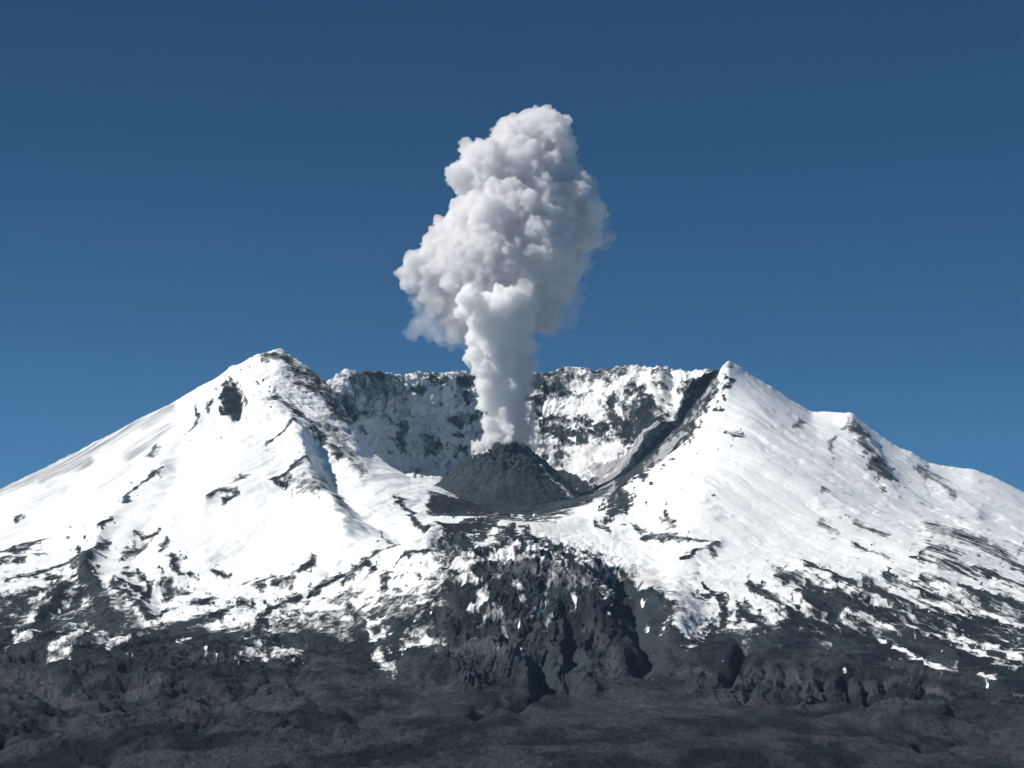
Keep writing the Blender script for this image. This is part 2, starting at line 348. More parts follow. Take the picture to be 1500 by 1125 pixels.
SNOW = [
    ([(688,905),(708,885),(730,858)], 3.5, 1), ([(700,900),(715,880)], 4, .9), ([(783,902),(800,882),(808,855)], 5, 1.2), ([(810,850),(808,862)], 6, 1), ([(758,925),(776,914)], 5, 1), ([(797,936),(804,912)], 3, 1), ([(840,862),(841,895)], 4.5, 1),
    ([(752,868),(762,866)], 6, 1), ([(712,915),(738,910),(735,940),(725,950)], 8, .8), ([(695,945),(697,944)], 4, .9),
    ([(690,855),(700,865)], 4, .6), ([(722,845),(728,836)], 4, .7), ([(775,847),(790,850)], 4, .8), ([(760,888),(765,886)], 4, .8), ([(820,852),(850,862)], 10, .3), ([(860,850),(885,872)], 10, .5), ([(920,855),(921,862)], 4, 1.1),
    ([(685,795),(700,788)], 3, 1.2), ([(705,810),(722,792)], 6, .8), ([(738,822),(755,805)], 7, 1.1), ([(715,787),(728,782)], 4, .8), ([(700,830),(740,824),(800,832)], 4, .7),
    ([(675,835),(690,842)], 9, 1), ([(690,850),(680,860)], 5, .6),
    ([(945,840),(975,860),(1000,880),(1012,905)], 14, .9), ([(960,850),(1010,895),(1015,920)], 12, .8), ([(1005,930),(1030,918)], 4, 1.2), ([(993,912),(1008,925)], 8, .7),
    ([(1003,953),(1012,951)], 5, 1), ([(1005,966),(1030,963)], 5, 1), ([(1048,955),(1049,952)], 3, 1), ([(1030,965),(1033,964)], 4, 1), ([(1105,965),(1113,968)], 5, .9),
    ([(1216,960),(1225,975),(1235,985)], 6, .8), ([(1240,985),(1252,995)], 3, .6), ([(1290,940),(1320,955),(1345,973)], 5, 1.2), ([(1258,962),(1266,968)], 5, 1), ([(1195,970),(1208,978)], 4, .9),
    ([(1355,980),(1390,992)], 5, .5), ([(1440,1000),(1462,1006)], 3, .6), ([(1455,975),(1490,985)], 4, .5), ([(1330,918),(1400,945),(1450,972)], 5, 1), ([(1390,930),(1450,950),(1500,962)], 5, 1), ([(1455,955),(1500,975)], 4, .9), ([(1380,885),(1440,900),(1500,915)], 4, .8),
    ([(160,955),(180,947)], 8, .7), ([(80,960),(100,955),(125,945)], 6, .8), ([(60,972),(100,965)],4,.7), ([(140,950),(150,945)], 7, .7), ([(10,960),(40,945),(60,938)], 5, .8), ([(110,930),(120,925)], 8, .8),
    ([(555,960),(560,985),(575,990)], 5, .6), ([(545,925),(570,915)], 5, .8), ([(365,965),(380,970)], 8, .6), ([(400,965),(435,965)], 8, .5), ([(555,945),(562,935)], 6, .9), ([(260,952),(280,945)], 4, .7), ([(300,968),(315,960)], 3, .8), ([(600,950),(640,945)],5,.4), ([(618,935),(626,940)],5,.7), ([(340,905),(365,905)],4,.8),
]
WOB = fbm(PX / 11, PY / 11, V, 4, .6)
p_y = lambda pts: float(np.mean([q[1] for q in pts]))
def press(S, sign, mask):
    for pts, w, st in S:
        if w <= 6 and sign > 0 and mask is visible_front: w, st = w * .7, st * .66
        elif sign > 0 and mask is visible_front and w < 13 and pts[0][0] < 570 and p_y(pts) < 915: w, st = w * .72, st * .85
        if sign < 0 and mask is visible_front and p_y(pts) > 925 and (pts[0][0] < 540): w, st = w * .6, st * .65
        ii, dist = stroke_dist(pts, w * 3.2 + 4, mask)
        dd = dist / w * (1 + .9 * WOB[ii])
        if sign < 0 and mask is visible_front and 670 < pts[0][0] < 870: w, st = w * .58, st * .95
        if sign < 0 and mask is visible_front and p_y(pts) > 840: st = st * (.62 if pts[0][0] < 560 else .8)
        q = st * (1.0 - 1.05 * dd ** 1.3)
        if sign > 0: R[ii] = np.maximum(R[ii], q)
        else: R[ii] = np.minimum(R[ii], -q)
R = np.where((PX > 672) & (PX < 880) & visible_front, np.minimum(R, .30 + .5 * smooth(PY, 770, 840) + .5 * smooth(PY, 865, 925)), R)
press(ROCK_AND_SHADE, 1, visible_front)
SNOW = [q for q in SNOW if not (q[0][0][0] > 990 and p_y(q[0]) > 946 and q[0][0][0] < 1270)]
SNOW = [(p, w * .62, st * .9) if p[0][0] > 1200 else (p, w, st) for p, w, st in SNOW]
press(SNOW, -1, visible_front)
mb = np.exp(-((QX - 785) / 95) ** 4) * smooth(QY, 812, 842) * (1 - smooth(QY, 1000, 1050)) * visible_front
R = R * (1 - .5 * mb) + .55 * mb

# crater wall
wallmask = visible_back
Rw = -.42 - .55 * smooth(PX, 690, 610) + 0 * R
Rw = Rw + .4 * np.exp(-((PY - 560) / 9) ** 2) * smooth(PX, 640, 680) + .75 * noise3(wx / 8, PY / 70, 3) + .8 * noise3(PX / 70, (PY + 6 * J1) / 9, 8)
bt = (V > 8.6)
Rw = Rw + .75 * np.exp(-((PY - 553) / 6) ** 2) * smooth(PX, 500, 520) * smooth(PX, 700, 650)
R = np.where(wallmask, np.where(bt, Rw, -1.0), R)
WALL_ROCK = [
    ([(785,560),(800,565),(825,572)], 14, .75), ([(775,585),(788,586)], 7, .9), ([(795,590),(806,575)], 4, .8), ([(835,572),(860,576),(885,574)], 6, .8), ([(850,560),(845,575)], 7, .5), ([(800,548),(840,545),(890,548),(930,552)], 9, .4), ([(870,550),(888,565)],8,.4),
    ([(772,600),(785,605)], 9, .7), ([(790,600),(798,612)], 12, 1.1), ([(800,632),(830,642),(858,648)], 12, 1.1), ([(812,645),(842,650)], 8, 1), ([(810,608),(845,612),(870,622),(895,625)], 8, .75), ([(850,635),(880,632),(900,622)], 11, .75), ([(895,595),(905,585)], 7, .9), ([(900,610),(912,625)], 10, .8),
    ([(918,640),(930,620),(955,610)], 22, .95), ([(925,655),(945,640),(958,625)], 16, 1.1), ([(950,605),(968,618)], 10, 1), ([(920,600),(945,592)], 8, .7), ([(928,575),(938,572)], 8, .7), ([(825,670),(845,674)], 6, .9), ([(872,645),(890,640),(900,650)], 8, .4), ([(905,660),(925,670),(935,660)], 8, .5), ([(815,660),(822,690)], 3, .4),
    ([(960,590),(975,605)], 5, .8), ([(995,570),(1005,562)], 4, .7), ([(990,582),(1005,582)], 5, .6), ([(1000,575),(1020,565),(1035,555)], 8, .9), ([(1010,590),(1025,575)], 6, .9), ([(998,560),(1018,555)], 4, .4),
    ([(665,565),(690,560)], 10, .7), ([(675,580),(680,590)], 9, .7), ([(655,575),(640,562)], 8, .3), ([(688,620),(695,610)], 14, .4), ([(665,640),(672,665)], 10, .5), ([(655,610),(670,625)], 6, .5), ([(705,575),(690,600)], 8, .5),
    ([(500,552),(515,556)], 7, .3), ([(535,548),(556,550)], 9, .6), ([(520,560),(560,570)], 12, .05), ([(560,580),(575,615),(590,628)], 6, .5), ([(600,570),(612,575)], 6, .45), ([(625,560),(634,562)], 5, .5), ([(500,590),(515,610)], 12, .4),
    ([(585,640),(590,655)],8,.3), ([(630,650),(640,655)],9,.3), ([(600,700),(612,696)], 7, .6),
]
WALL_SNOW = [
    ([(800,598),(840,600),(868,605)], 11, .9), ([(865,580),(882,575)], 6, .7), ([(905,572),(918,560),(930,550)], 9, .8), ([(845,568),(880,566)], 8, .6), ([(960,545),(950,552),(940,560)], 8, .9), ([(845,540),(850,545)], 6, .9),
    ([(800,655),(808,668)], 10, 1), ([(855,668),(835,692),(870,695)], 14, 1.1), ([(880,670),(905,655)], 12, .9), ([(900,685),(920,670)], 10, .9), ([(780,600),(770,618)], 6, .5),
    ([(618,562),(625,578),(628,592)], 4, 1), ([(568,588),(574,605),(580,618)], 4.5, .9), ([(645,578),(650,600),(660,605)], 7, 1), ([(655,625),(650,640)], 8, 1), ([(655,645),(665,650)], 6, .9), ([(665,685),(670,675)], 6, 1), ([(635,608),(638,615)], 5, .9), ([(660,560),(655,590)], 7, .6), ([(676,655),(690,640),(700,620)], 9, .7), ([(698,585),(688,600)], 8, .7),
    ([(508,549),(500,560),(505,570)], 7, .7), ([(594,552),(600,556)], 5, .8), ([(1000,548),(1025,550)], 5, .8), ([(985,560),(990,580),(985,600)], 9, .9),
]
press(WALL_ROCK, 1, visible_back & bt)
press(WALL_SNOW, -1, visible_back & bt)
# ash-grey ground of the crater floor and the inner face of the right ridge
RIGHT_BAND = [([(1046,557),(1040,568),(1018,600),(1000,628)], 11, 1.0), ([(1000,628),(975,655),(945,678),(918,700)], 10, 1.0), ([(918,700),(905,722),(890,712)], 10, .9), ([(930,690),(945,698)], 8, .9), ([(905,716),(912,735)], 10, 1.0)]
press(RIGHT_BAND, 1, visible_front)

# grey dust: pumice blown on the snow (-> dirty grey), dark ash talus of the inner slope, painted left-wall shade
DUST_SHADE = np.zeros_like(D)
def dust_shade(pts, w, st, mask=visible_front):
    ii, dist = stroke_dist(pts, w * 2.5, mask)
    DUST_SHADE[ii] = np.maximum(DUST_SHADE[ii], st * np.exp(-(dist / w) ** 2))
for a in [([(0,722),(60,696),(130,660),(210,618),(250,598)], 10, .75), ([(60,705),(130,672)], 9, .7), ([(190,668),(225,645),(250,628)], 11, .6), ([(150,715),(190,685)], 10, .3), ([(40,740),(95,715)], 9, .35),
          ([(270,640),(250,665),(240,690)], 9, .35), ([(0,780),(40,760)], 10, .25), ([(760,835),(800,845),(830,855)], 12, .65), ([(850,840),(880,860)], 14, .5), ([(945,842),(985,868),(1010,905)], 13, .5), ([(1000,880),(1016,915)], 12, .55), ([(830,825),(900,835),(960,838)], 6, .5),
          ([(655,800),(668,820),(665,850)], 18, .5), ([(740,765),(800,775),(850,768)], 12, .25), ([(720,935),(735,945)], 14, .4), ([(1385,800),(1440,815)], 14, .2)]:
    dust_shade(*a)
DUST_SHADE = np.where(visible_back & bt, np.maximum(DUST_SHADE, .14 + .10 * smooth(PX, 660, 600) + .18 * fbm(PX / 40, PY / 40, 2, 3)), DUST_SHADE)  # left part of the wall greyed further, standing in for its shade
DUST_SHADE = np.where(visible_back & (V >= 9) & (PX > 690) & (PY > 655), np.maximum(DUST_SHADE, .28), DUST_SHADE)
# floor round the dome is bare, dark
tal = visible_back & (V < 9.15) & (PX + 22 * WOB + 16 * J1 > 866)
R = np.where(tal, -1.0, R)
press([([(1052,546),(1032,570),(1007,601),(985,630)], 10, 1.1), ([(985,630),(960,658),(930,688),(905,710)], 7, 1.0)], 1, visible_back)
ii = visible_back & (V < 9.0) & (PX > 640) & ~tal
R = np.where(ii, np.maximum(R, .9 - 1.8 * smooth(PX, 690, 640)), R)
ii, dist = stroke_dist([(640,735),(700,742),(760,748),(830,735),(880,715)], 30, visible_front | (V < 8.3))
R[ii] = np.maximum(R[ii], 1.15 - (dist / 12) ** 2)
press([([(590,699),(605,702),(635,709)], 7, 1.3)], -1, visible_back)
press([([(795,741),(810,742)], 4, 1.2), ([(755,757),(765,757)], 3, 1)], -1, visible_front)
R = np.clip(R, -1.35, 1.35)

# ------------------------------------------------------------------ mesh building
def grid_mesh(name, rows, attrs, mat):
    r0, r1 = rows
    xs, ys, zs = X2[r0:r1], Y2[r0:r1], Z2[r0:r1]
    nv, nu = xs.shape
    me = bpy.data.meshes.new(name)
    me.vertices.add(nv * nu)
    co = np.stack([xs, ys, zs], -1).reshape(-1, 3).astype(np.float32)
    me.vertices.foreach_set('co', co.ravel())
    idx = np.arange(nv * nu, dtype=np.int32).reshape(nv, nu)
    q = np.stack([idx[:-1, :-1], idx[:-1, 1:], idx[1:, 1:], idx[1:, :-1]], -1).reshape(-1, 4)
    me.loops.add(q.size); me.polygons.add(len(q))
    me.loops.foreach_set('vertex_index', q.ravel())
    me.polygons.foreach_set('loop_start', np.arange(0, q.size, 4, dtype=np.int32))
    me.update(calc_edges=True)
    me.shade_smooth()
    for k, A in attrs.items():
        if A.ndim == 2:
            a = me.attributes.new(k, 'FLOAT', 'POINT'); a.data.foreach_set('value', A[r0:r1].ravel().astype(np.float32))
        else:
            a = me.attributes.new(k, 'FLOAT_VECTOR', 'POINT'); a.data.foreach_set('vector', np.moveaxis(A[:, r0:r1], 0, -1).ravel().astype(np.float32))
    me.materials.append(mat)
    o = bpy.data.objects.new(name, me); COL.objects.link(o)
    return o

# ------------------------------------------------------------------ materials
class NT:
    def __init__(self, name):
        self.m = bpy.data.materials.new(name); self.m.use_nodes = True
        self.t = self.m.node_tree; self.t.nodes.clear()
        self.out = self.t.nodes.new('ShaderNodeOutputMaterial')
    def n(self, typ, ins=None, **kw):
        nd = self.t.nodes.new(typ)
        for k, v in kw.items(): setattr(nd, k, v)
        for k, v in (ins or {}).items(): self.set(nd, k, v)
        return nd
    def set(self, nd, k, v):
        s = nd.inputs[k]
        if isinstance(v, bpy.types.NodeSocket): self.t.links.new(v, s)
        else: s.default_value = v
    def math(self, op, a, b=0.0, clamp=False):
        nd = self.n('ShaderNodeMath', {0: a, 1: b}, operation=op, use_clamp=clamp); return nd.outputs[0]
    def noise(self, vec, scale, detail=4, rough=.55, dist=0.0):
        nd = self.n('ShaderNodeTexNoise', {'Vector': vec, 'Scale': scale, 'Detail': detail, 'Roughness': rough, 'Distortion': dist}); return nd.outputs[0]
    def vscale(self, vec, s):
        return self.n('ShaderNodeVectorMath', {0: vec, 1: s}, operation='MULTIPLY').outputs[0]
    def ramp(self, v, lo, hi, a=0.0, b=1.0):
        return self.n('ShaderNodeMapRange', {0: v, 1: lo, 2: hi, 3: a, 4: b}, interpolation_type='SMOOTHSTEP').outputs[0]
    def mix(self, f, a, b):
        nd = self.n('ShaderNodeMix', data_type='RGBA')
        for s, v in ((nd.inputs[0], f), (nd.inputs[6], a), (nd.inputs[7], b)):
            if isinstance(v, bpy.types.NodeSocket): self.t.links.new(v, s)
            else: s.default_value = v
        return nd.outputs[2]

def terrain_material():
    k = NT('snow_and_rock')
    pos = k.n('ShaderNodeNewGeometry').outputs['Position']
    att = lambda n: k.n('ShaderNodeAttribute', attribute_name=n)
    rock = att('rock').outputs['Fac']; dust_shade = att('dust_shade').outputs['Fac']; flow = att('flow').outputs['Vector']
    n1 = k.noise(pos, 1 / 42, 6, .64)                      # blotches
    n2 = k.noise(flow, 1 / 27, 6, .62)                     # streaks down the fall line
    strk = att('streak').outputs['Fac']
    nn = k.math('ADD', k.math('MULTIPLY', n1, k.math('SUBTRACT', 1.0, strk)), k.math('MULTIPLY', n2, strk))
    amp = att('amp').outputs['Fac']
    n3 = k.math('ADD', k.math('MULTIPLY', k.noise(pos, 1 / 17, 6, .7), k.math('SUBTRACT', 1.0, strk)), k.math('MULTIPLY', k.noise(flow, 1 / 11, 6, .68), strk))
    val = k.math('ADD', k.math('MULTIPLY', k.math('SUBTRACT', nn, .5), 4.8), k.math('MULTIPLY', k.math('SUBTRACT', n3, .5), 3.2))
    val = k.math('ADD', k.math('MULTIPLY', val, amp), rock)
    f = k.ramp(val, -.42, .5)
    # rock: dark grey lava with browner and lighter ash
    r1 = k.noise(k.vscale(pos, (1, .4, 1)), 1 / 150, 6, .66); r2 = k.noise(pos, 1 / 38, 6, .65); r3 = k.noise(flow, 1 / 90, 5, .6)
    c = k.mix(k.ramp(r1, .44, .57), (.0015, .006, .011, 1), (.029, .042, .049, 1))
    c = k.mix(k.ramp(r3, .45, .75, 0, .6), c, (.036, .045, .050, 1))
    c = k.mix(k.ramp(r2, .35, .75, 0, .55), c, (.012, .016, .020, 1))
    pale = att('pale').outputs['Fac']
    c = k.mix(pale, c, (.115, .122, .135, 1))
    # snow with wind-blown dust and painted wall shade
    d1 = k.noise(flow, 1 / 45, 5, .6)
    df = k.math('MULTIPLY', dust_shade, k.ramp(d1, .30, .62, .25, 1.35), True)
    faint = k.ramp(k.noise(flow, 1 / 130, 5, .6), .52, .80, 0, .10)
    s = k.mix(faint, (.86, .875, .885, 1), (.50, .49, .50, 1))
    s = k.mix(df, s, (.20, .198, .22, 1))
    col = k.mix(f, s, c)
    run = k.math('MULTIPLY', k.noise(flow, 1 / 30, 5, .6), k.ramp(f, 0, 1, 3.0, 0.0))
    bump = k.n('ShaderNodeBump', {'Strength': 1.0, 'Distance': 1.0,
               'Height': k.math('ADD', k.math('MULTIPLY', k.noise(pos, 1 / 26, 6, .62), k.ramp(f, 0, 1, .5, 15.0)), k.math('ADD', run, k.math('MULTIPLY', f, -.8)))})
    b = k.n('ShaderNodeBsdfPrincipled', {'Base Color': col, 'Roughness': k.ramp(f, 0, 1, .75, .92), 'Normal': bump.outputs[0], 'Specular IOR Level': .25})
    k.t.links.new(b.outputs[0], k.out.inputs['Surface'])
    return k.m

def ground_material():
    k = NT('pumice_plain')
    pos = k.n('ShaderNodeNewGeometry').outputs['Position']
    st = k.vscale(pos, (1, .35, 1))
    a = k.noise(k.vscale(pos, (1, .24, 1)), 1 / 150, 6, .66); b_ = k.noise(st, 1 / 60, 6, .65); c_ = k.noise(pos, 1 / 14, 5, .6); pale = k.n('ShaderNodeAttribute', attribute_name='pale').outputs['Fac']
    c = k.mix(k.ramp(a, .44, .56), (.001, .0045, .009, 1), (.031, .045, .053, 1))
    c = k.mix(k.ramp(b_, .48, .72, 0, .6), c, (.043, .057, .064, 1))
    c = k.mix(k.ramp(c_, .35, .7, 0, .45), c, (.010, .015, .019, 1))
    c = k.mix(pale, c, (.085, .095, .100, 1))
    bump = k.n('ShaderNodeBump', {'Strength': .9, 'Distance': 1.0, 'Height': k.math('ADD', k.math('MULTIPLY', k.noise(pos, 1 / 18, 7, .65), 12.0), k.math('MULTIPLY', k.noise(st, 1 / 80, 6, .62), 45.0))})
    b = k.n('ShaderNodeBsdfPrincipled', {'Base Color': c, 'Roughness': .95, 'Normal': bump.outputs[0], 'Specular IOR Level': .2})
    k.t.links.new(b.outputs[0], k.out.inputs['Surface'])
    return k.m

STREAK = smooth(PX, 1000, 1200) * .9 * (V <= 7)
STREAK = np.where(PX < 620, .45, STREAK)
STREAK = np.maximum(STREAK, .75 * mid_breach)

AMP = np.where(visible_back, .62, 1.0) * (1 - .3 * (full_snow - 25 > PY) * (V <= 7))
PALE = np.zeros_like(D)
for pts, w, st in [([(0,1005),(60,1010),(120,1018)], 12, .35), ([(180,1010),(230,1000)], 10, .3), ([(270,1060),(330,1035)], 14, .3), ([(865,920),(880,950),(900,975)], 9, .25), ([(965,900),(985,905),(975,930)], 9, .2), ([(700,955),(750,970),(770,975)], 9, .3), ([(640,960),(690,955),(740,975)], 8, .3),
                   ([(1100,990),(1110,1005)], 12, .25), ([(1165,1000),(1185,1018)], 5, .5), ([(1350,1025),(1385,1032)], 6, .7), ([(1190,1018),(1195,1020)], 6, .5), ([(738,1030),(742,1040)], 4, .7), ([(1120,1095),(1160,1108)], 8, .3), ([(1190,1085),(1210,1092)], 4, .4), ([(600,1040),(650,1020),(690,1015)], 14, .2), ([(1000,985),(1035,985),(1040,1000)], 5, .45), ([(1060,1020),(1130,1045)], 9, .25), ([(1360,970),(1390,985)], 6, .4),
                   ([(1400,1102),(1500,1108)], 6, .5), ([(930,1030),(950,1032)], 6, .3), ([(400,1050),(470,1020)], 14, .2), ([(750,845),(800,850),(840,850)], 12, .5)]:
    ii, dist = stroke_dist(pts, w * 2.5, visible_front)
    PALE[ii] = np.maximum(PALE[ii], (.8 if len(ii[0]) and PY[ii].mean() > 985 else 1) * st * np.exp(-(dist / w) ** 2))

DUST_SHADE = np.where(tal, .9, DUST_SHADE)
PALE = np.where(tal & (V < 0), np.clip(.72 + .5 * fbm(PX / 20, PY / 20, 3, 3), 0, 1) * smooth(np.hypot((PX - 985) * .72 + (PY - 632) * .70, 0), 8, 22), PALE)
FL = np.stack([FLOW + 16 * J1, RAD * .085, 0 * RAD])
attrs = {'rock': R, 'dust_shade': DUST_SHADE, 'flow': FL, 'streak': STREAK, 'amp': AMP, 'pale': PALE}
rsplit = int(np.argmax(V[:, 0] >= 2.0))
M_T = terrain_material(); M_G = ground_material()
ground = grid_mesh('ground', (0, rsplit + 1), attrs, M_G); ground['kind'] = 'structure'
mountain = grid_mesh('mountain', (rsplit, NV), attrs, M_T); mountain['kind'] = 'structure'

# ------------------------------------------------------------------ lava dome in the crater
def dome():
    base_d = 9000.0
    cx, _, _ = at(739, 740, base_d)
    n_a, n_r = 420, 190
    A = np.linspace(0, 2 * math.pi, n_a, endpoint=False)
    T = np.linspace(0, 1, n_r)
    TT, AA = np.meshgrid(T, A, indexing='ij')
    # outline half-widths measured from the sight lines, left and right of the summit
    mpx = base_d / F
    zt, zb = height_at(652, base_d), height_at(765, base_d)
    rad = np.interp(TT, [0, .10, .30, 1.0, 1.25], [0, 28, 62, 172, 215]) * mpx
    side = np.cos(AA)
    rad = rad * (1 - .02 * side)
    hgt = np.interp(TT, [0, .06, .10, .18, .32, .65, 1.0], [1.03, 1.0, .96, .86, .70, .32, -.10])
    x = cx + rad * np.cos(AA); y = base_d + rad * np.sin(AA) * .9; z = zb + hgt * (zt - zb)
    rough = (1 - smooth(TT, .25, .5))
    nz = 24 * ridged(x / 60, y / 60, z / 60, 5, .6) * (.15 + .85 * rough) + 5 * fbm(x / 16, y / 16, z / 16, 3) * (.45 + .7 * rough)
    nz += 7 * fbm(x / 110, y / 110, z / 110, 3) + 5 * ridged(np.cos(AA) * 6, np.sin(AA) * 6, TT * 1.3, 3) * (1 - rough)
    nz *= smooth(TT, 0, .02) * .6 + .4
    z = z + nz * .85; x = x + nz * np.cos(AA) * .5; y = y + nz * np.sin(AA) * .5
    me = bpy.data.meshes.new('lava_dome')
    fr = np.sin(AA) < .3
    sn = 1.1 * np.exp(-((TT - .16) / .10) ** 2) * np.exp(-((np.cos(AA) + .75) / .28) ** 2) * fr
    sn = sn + .9 * np.exp(-((np.cos(AA) - .80 - .1 * noise3(TT * 8, 0, 0)) / .07) ** 2) * smooth(TT, .2, .35) * (1 - smooth(TT, .8, 1)) * fr
    sn = sn + .55 * np.exp(-((TT - .86) / .05) ** 2) * np.exp(-((np.cos(AA) - .3) / .2) ** 2) * fr
    co = np.stack([x, y, z], -1).reshape(-1, 3)
    top = co[:n_a].mean(0); co[:n_a] = top
    faces = []
    for i in range(n_r - 1):
        for j in range(n_a):
            j2 = (j + 1) % n_a
            faces.append((i*n_a + j, (i+1)*n_a + j, (i+1)*n_a + j2, i*n_a + j2))
    me.from_pydata(co.tolist(), [], faces)
    at_ = me.attributes.new('snow', 'FLOAT', 'POINT'); at_.data.foreach_set('value', sn.ravel().astype(np.float32))
    bm = bmesh.new(); bm.from_mesh(me); bmesh.ops.remove_doubles(bm, verts=bm.verts, dist=.01); bmesh.ops.recalc_face_normals(bm, faces=bm.faces); bm.to_mesh(me); bm.free()
    me.shade_smooth()
    k = NT('dome_lava')
    pos = k.n('ShaderNodeNewGeometry').outputs['Position']
    a = k.noise(pos, 1 / 120, 5, .6); b_ = k.noise(pos, 1 / 20, 5, .65); c_ = k.noise(k.vscale(pos, (1, 1, .3)), 1 / 30, 5, .6)
    c = k.mix(k.ramp(a, .35, .65), (.014, .025, .032, 1), (.036, .045, .051, 1))
    c = k.mix(k.ramp(b_, .54, .74, 0, .9), c, (.11, .115, .12, 1))
    c = k.mix(k.ramp(c_, .5, .8, 0, .4), c, (.075, .077, .082, 1))
    sv = k.math('ADD', k.n('ShaderNodeAttribute', attribute_name='snow').outputs['Fac'], k.math('MULTIPLY', k.math('SUBTRACT', k.noise(pos, 1 / 18, 6, .7), .5), 3.2))
    c = k.mix(k.ramp(sv, .55, 1.0), c, (.62, .63, .66, 1))
    bump = k.n('ShaderNodeBump', {'Strength': 1.0, 'Distance': 1.0, 'Height': k.math('MULTIPLY', k.noise(pos, 1 / 14, 6, .65), 9.0)})
    b = k.n('ShaderNodeBsdfPrincipled', {'Base Color': c, 'Roughness': .95, 'Normal': bump.outputs[0], 'Specular IOR Level': .2})
    k.t.links.new(b.outputs[0], k.out.inputs['Surface'])
    me.materials.append(k.m)
    o = bpy.data.objects.new('lava_dome', me); COL.objects.link(o)
    o['label'] = 'dark grey rubble lava dome on the snowy crater floor, under the rising plume'
    o['category'] = 'lava dome'
    return o
DOME = dome()

# ------------------------------------------------------------------ plume: billowing closed surfaces filled with scattering ash and steam
PD = 9050.0
ICO = bmesh.new(); bmesh.ops.create_icosphere(ICO, subdivisions=3, radius=1.0)
IV = np.array([v.co[:] for v in ICO.verts]); IF = np.array([[v.index for v in f.verts] for f in ICO.faces]); ICO.free()

def volume_material(name, color, density, aniso=0.0):
    k = NT(name)
    v = k.n('ShaderNodeVolumePrincipled', {'Color': (*color, 1), 'Density': density, 'Anisotropy': aniso})
    k.t.links.new(v.outputs[0], k.out.inputs['Volume'])
    return k.m

def billow(name, blobs, kids, mat, seed, voxel=6.0, squash=.85, rough=1.0, depth=0.0, lumps=((130, 21), (60, 15), (28, 10), (14, 4.4), (8, 1.8))):
    """blobs: (sight column, sight row, radius in sight units, depth offset in radii-free sight units)"""
    r = np.random.default_rng(seed)
    m = PD / F
    S = []
    for b in blobs:
        px, py, rad = b[:3]; dz = b[3] if len(b) > 3 else 0
        c = at(px, py, PD + depth + max(0, 650 - py) * .4 + dz * m)      # the cloud leans a little away with height
        S.append((c, rad * m))
    level = list(S)
    for gen, (cnt, lo, hi) in enumerate(kids):
        nxt = []
        for c, rad in level:
            n = cnt
            dirs = r.normal(size=(n, 3)); dirs /= np.linalg.norm(dirs, axis=1)[:, None]
            for dvec in dirs:
                f = r.uniform(lo, hi) 
                nxt.append((c + dvec * rad * r.uniform(.66, .92), rad * f))
        S += nxt; level = nxt
    vs, fs, off = [], [], 0
    for c, rad in S:
        vs.append(c + IV * rad * np.array([1, squash if rad > 60 else 1, 1])); fs.append(IF + off); off += len(IV)
    vs = np.vstack(vs); fs = np.vstack(fs)
    me = bpy.data.meshes.new('blobs'); me.from_pydata(vs.tolist(), [], fs.tolist())
    o = bpy.data.objects.new('blobs', me); COL.objects.link(o)
    md = o.modifiers.new('r', 'REMESH'); md.mode = 'VOXEL'; md.voxel_size = voxel
    dg = bpy.context.evaluated_depsgraph_get()
    out = bpy.data.meshes.new_from_object(o.evaluated_get(dg))
    bpy.data.objects.remove(o); bpy.data.meshes.remove(me)
    nv = len(out.vertices)
    co = np.empty(nv * 3, np.float32); out.vertices.foreach_get('co', co); co = co.reshape(-1, 3)
    no = np.empty(nv * 3, np.float32); out.vertex_normals.foreach_get('vector', no); no = no.reshape(-1, 3)
    x, y, z = co.T
    w = 30 * np.stack([noise3(x/120, y/120, z/120), noise3(x/120+9, y/120, z/120), noise3(x/120, y/120+9, z/120)], -1)
    xw, yw, zw = (co + w).T
    d = 0
    for s, a in lumps:
        n = 1 - np.abs(noise3(xw / s, yw / s, zw / s)) * 2.4
        d = d - a * (n - .35)
    co2 = co + no * (d * rough)[:, None]
    out.vertices.foreach_set('co', co2.astype(np.float32).ravel()); out.update()
    o = bpy.data.objects.new('blobs', out); COL.objects.link(o)
    md = o.modifiers.new('r', 'REMESH'); md.mode = 'VOXEL'; md.voxel_size = voxel * .9
    dg = bpy.context.evaluated_depsgraph_get()
    again = bpy.data.meshes.new_from_object(o.evaluated_get(dg))
    bpy.data.objects.remove(o); bpy.data.meshes.remove(out); out = again
    out.name = name; out.update(); out.materials.clear(); out.materials.append(mat)
    out.shade_smooth()
    ob = bpy.data.objects.new(name, out); COL.objects.link(ob)
    return ob

ASH = volume_material('ash_cloud', (.957, .952, .958), .038)
STEAM = volume_material('white_steam', (.999, .999, .999), .06)
WISP = volume_material('thin_ash', (.96, .955, .96), .0065)

ash_blobs = [
    (788,192,42),(756,200,38),(815,208,30),(728,232,34),(700,228,20),(683,216,14),(676,252,20),(664,262,13),(705,262,34),(758,255,66,-4),(805,258,46,4),(832,288,38,8),(846,252,14),(782,312,72,-2),(722,312,46,-8),(695,338,48,-6),(664,352,36,0),(648,378,40,0),(612,402,24),(632,418,28),
    (700,392,70,-12),(765,376,84,-6),(830,335,38,8),(856,318,30,10),(862,345,22,10),(800,408,42,6),(828,425,18,6),(720,440,46,6),(778,446,36,10),(668,452,28,6),(682,478,20,12),(645,432,26,4),(600,402,17,2),(596,412,14,2),(850,385,16,10),(702,302,20,-10),(740,345,40,-46),(795,352,30,-50),(745,290,34,-44),(700,420,30,-40),(770,300,22,-60),
    (745,500,38,10),(748,535,30,10),(745,570,28,10),(745,600,26,10),(750,630,24,10),
]
plume = bpy.data.objects.new('ash_plume', None); COL.objects.link(plume)
b0 = at(742, 650, PD); plume.location = b0
plume['label'] = 'tall billowing grey-white plume of ash and steam rising from the crater'
plume['category'] = 'plume'

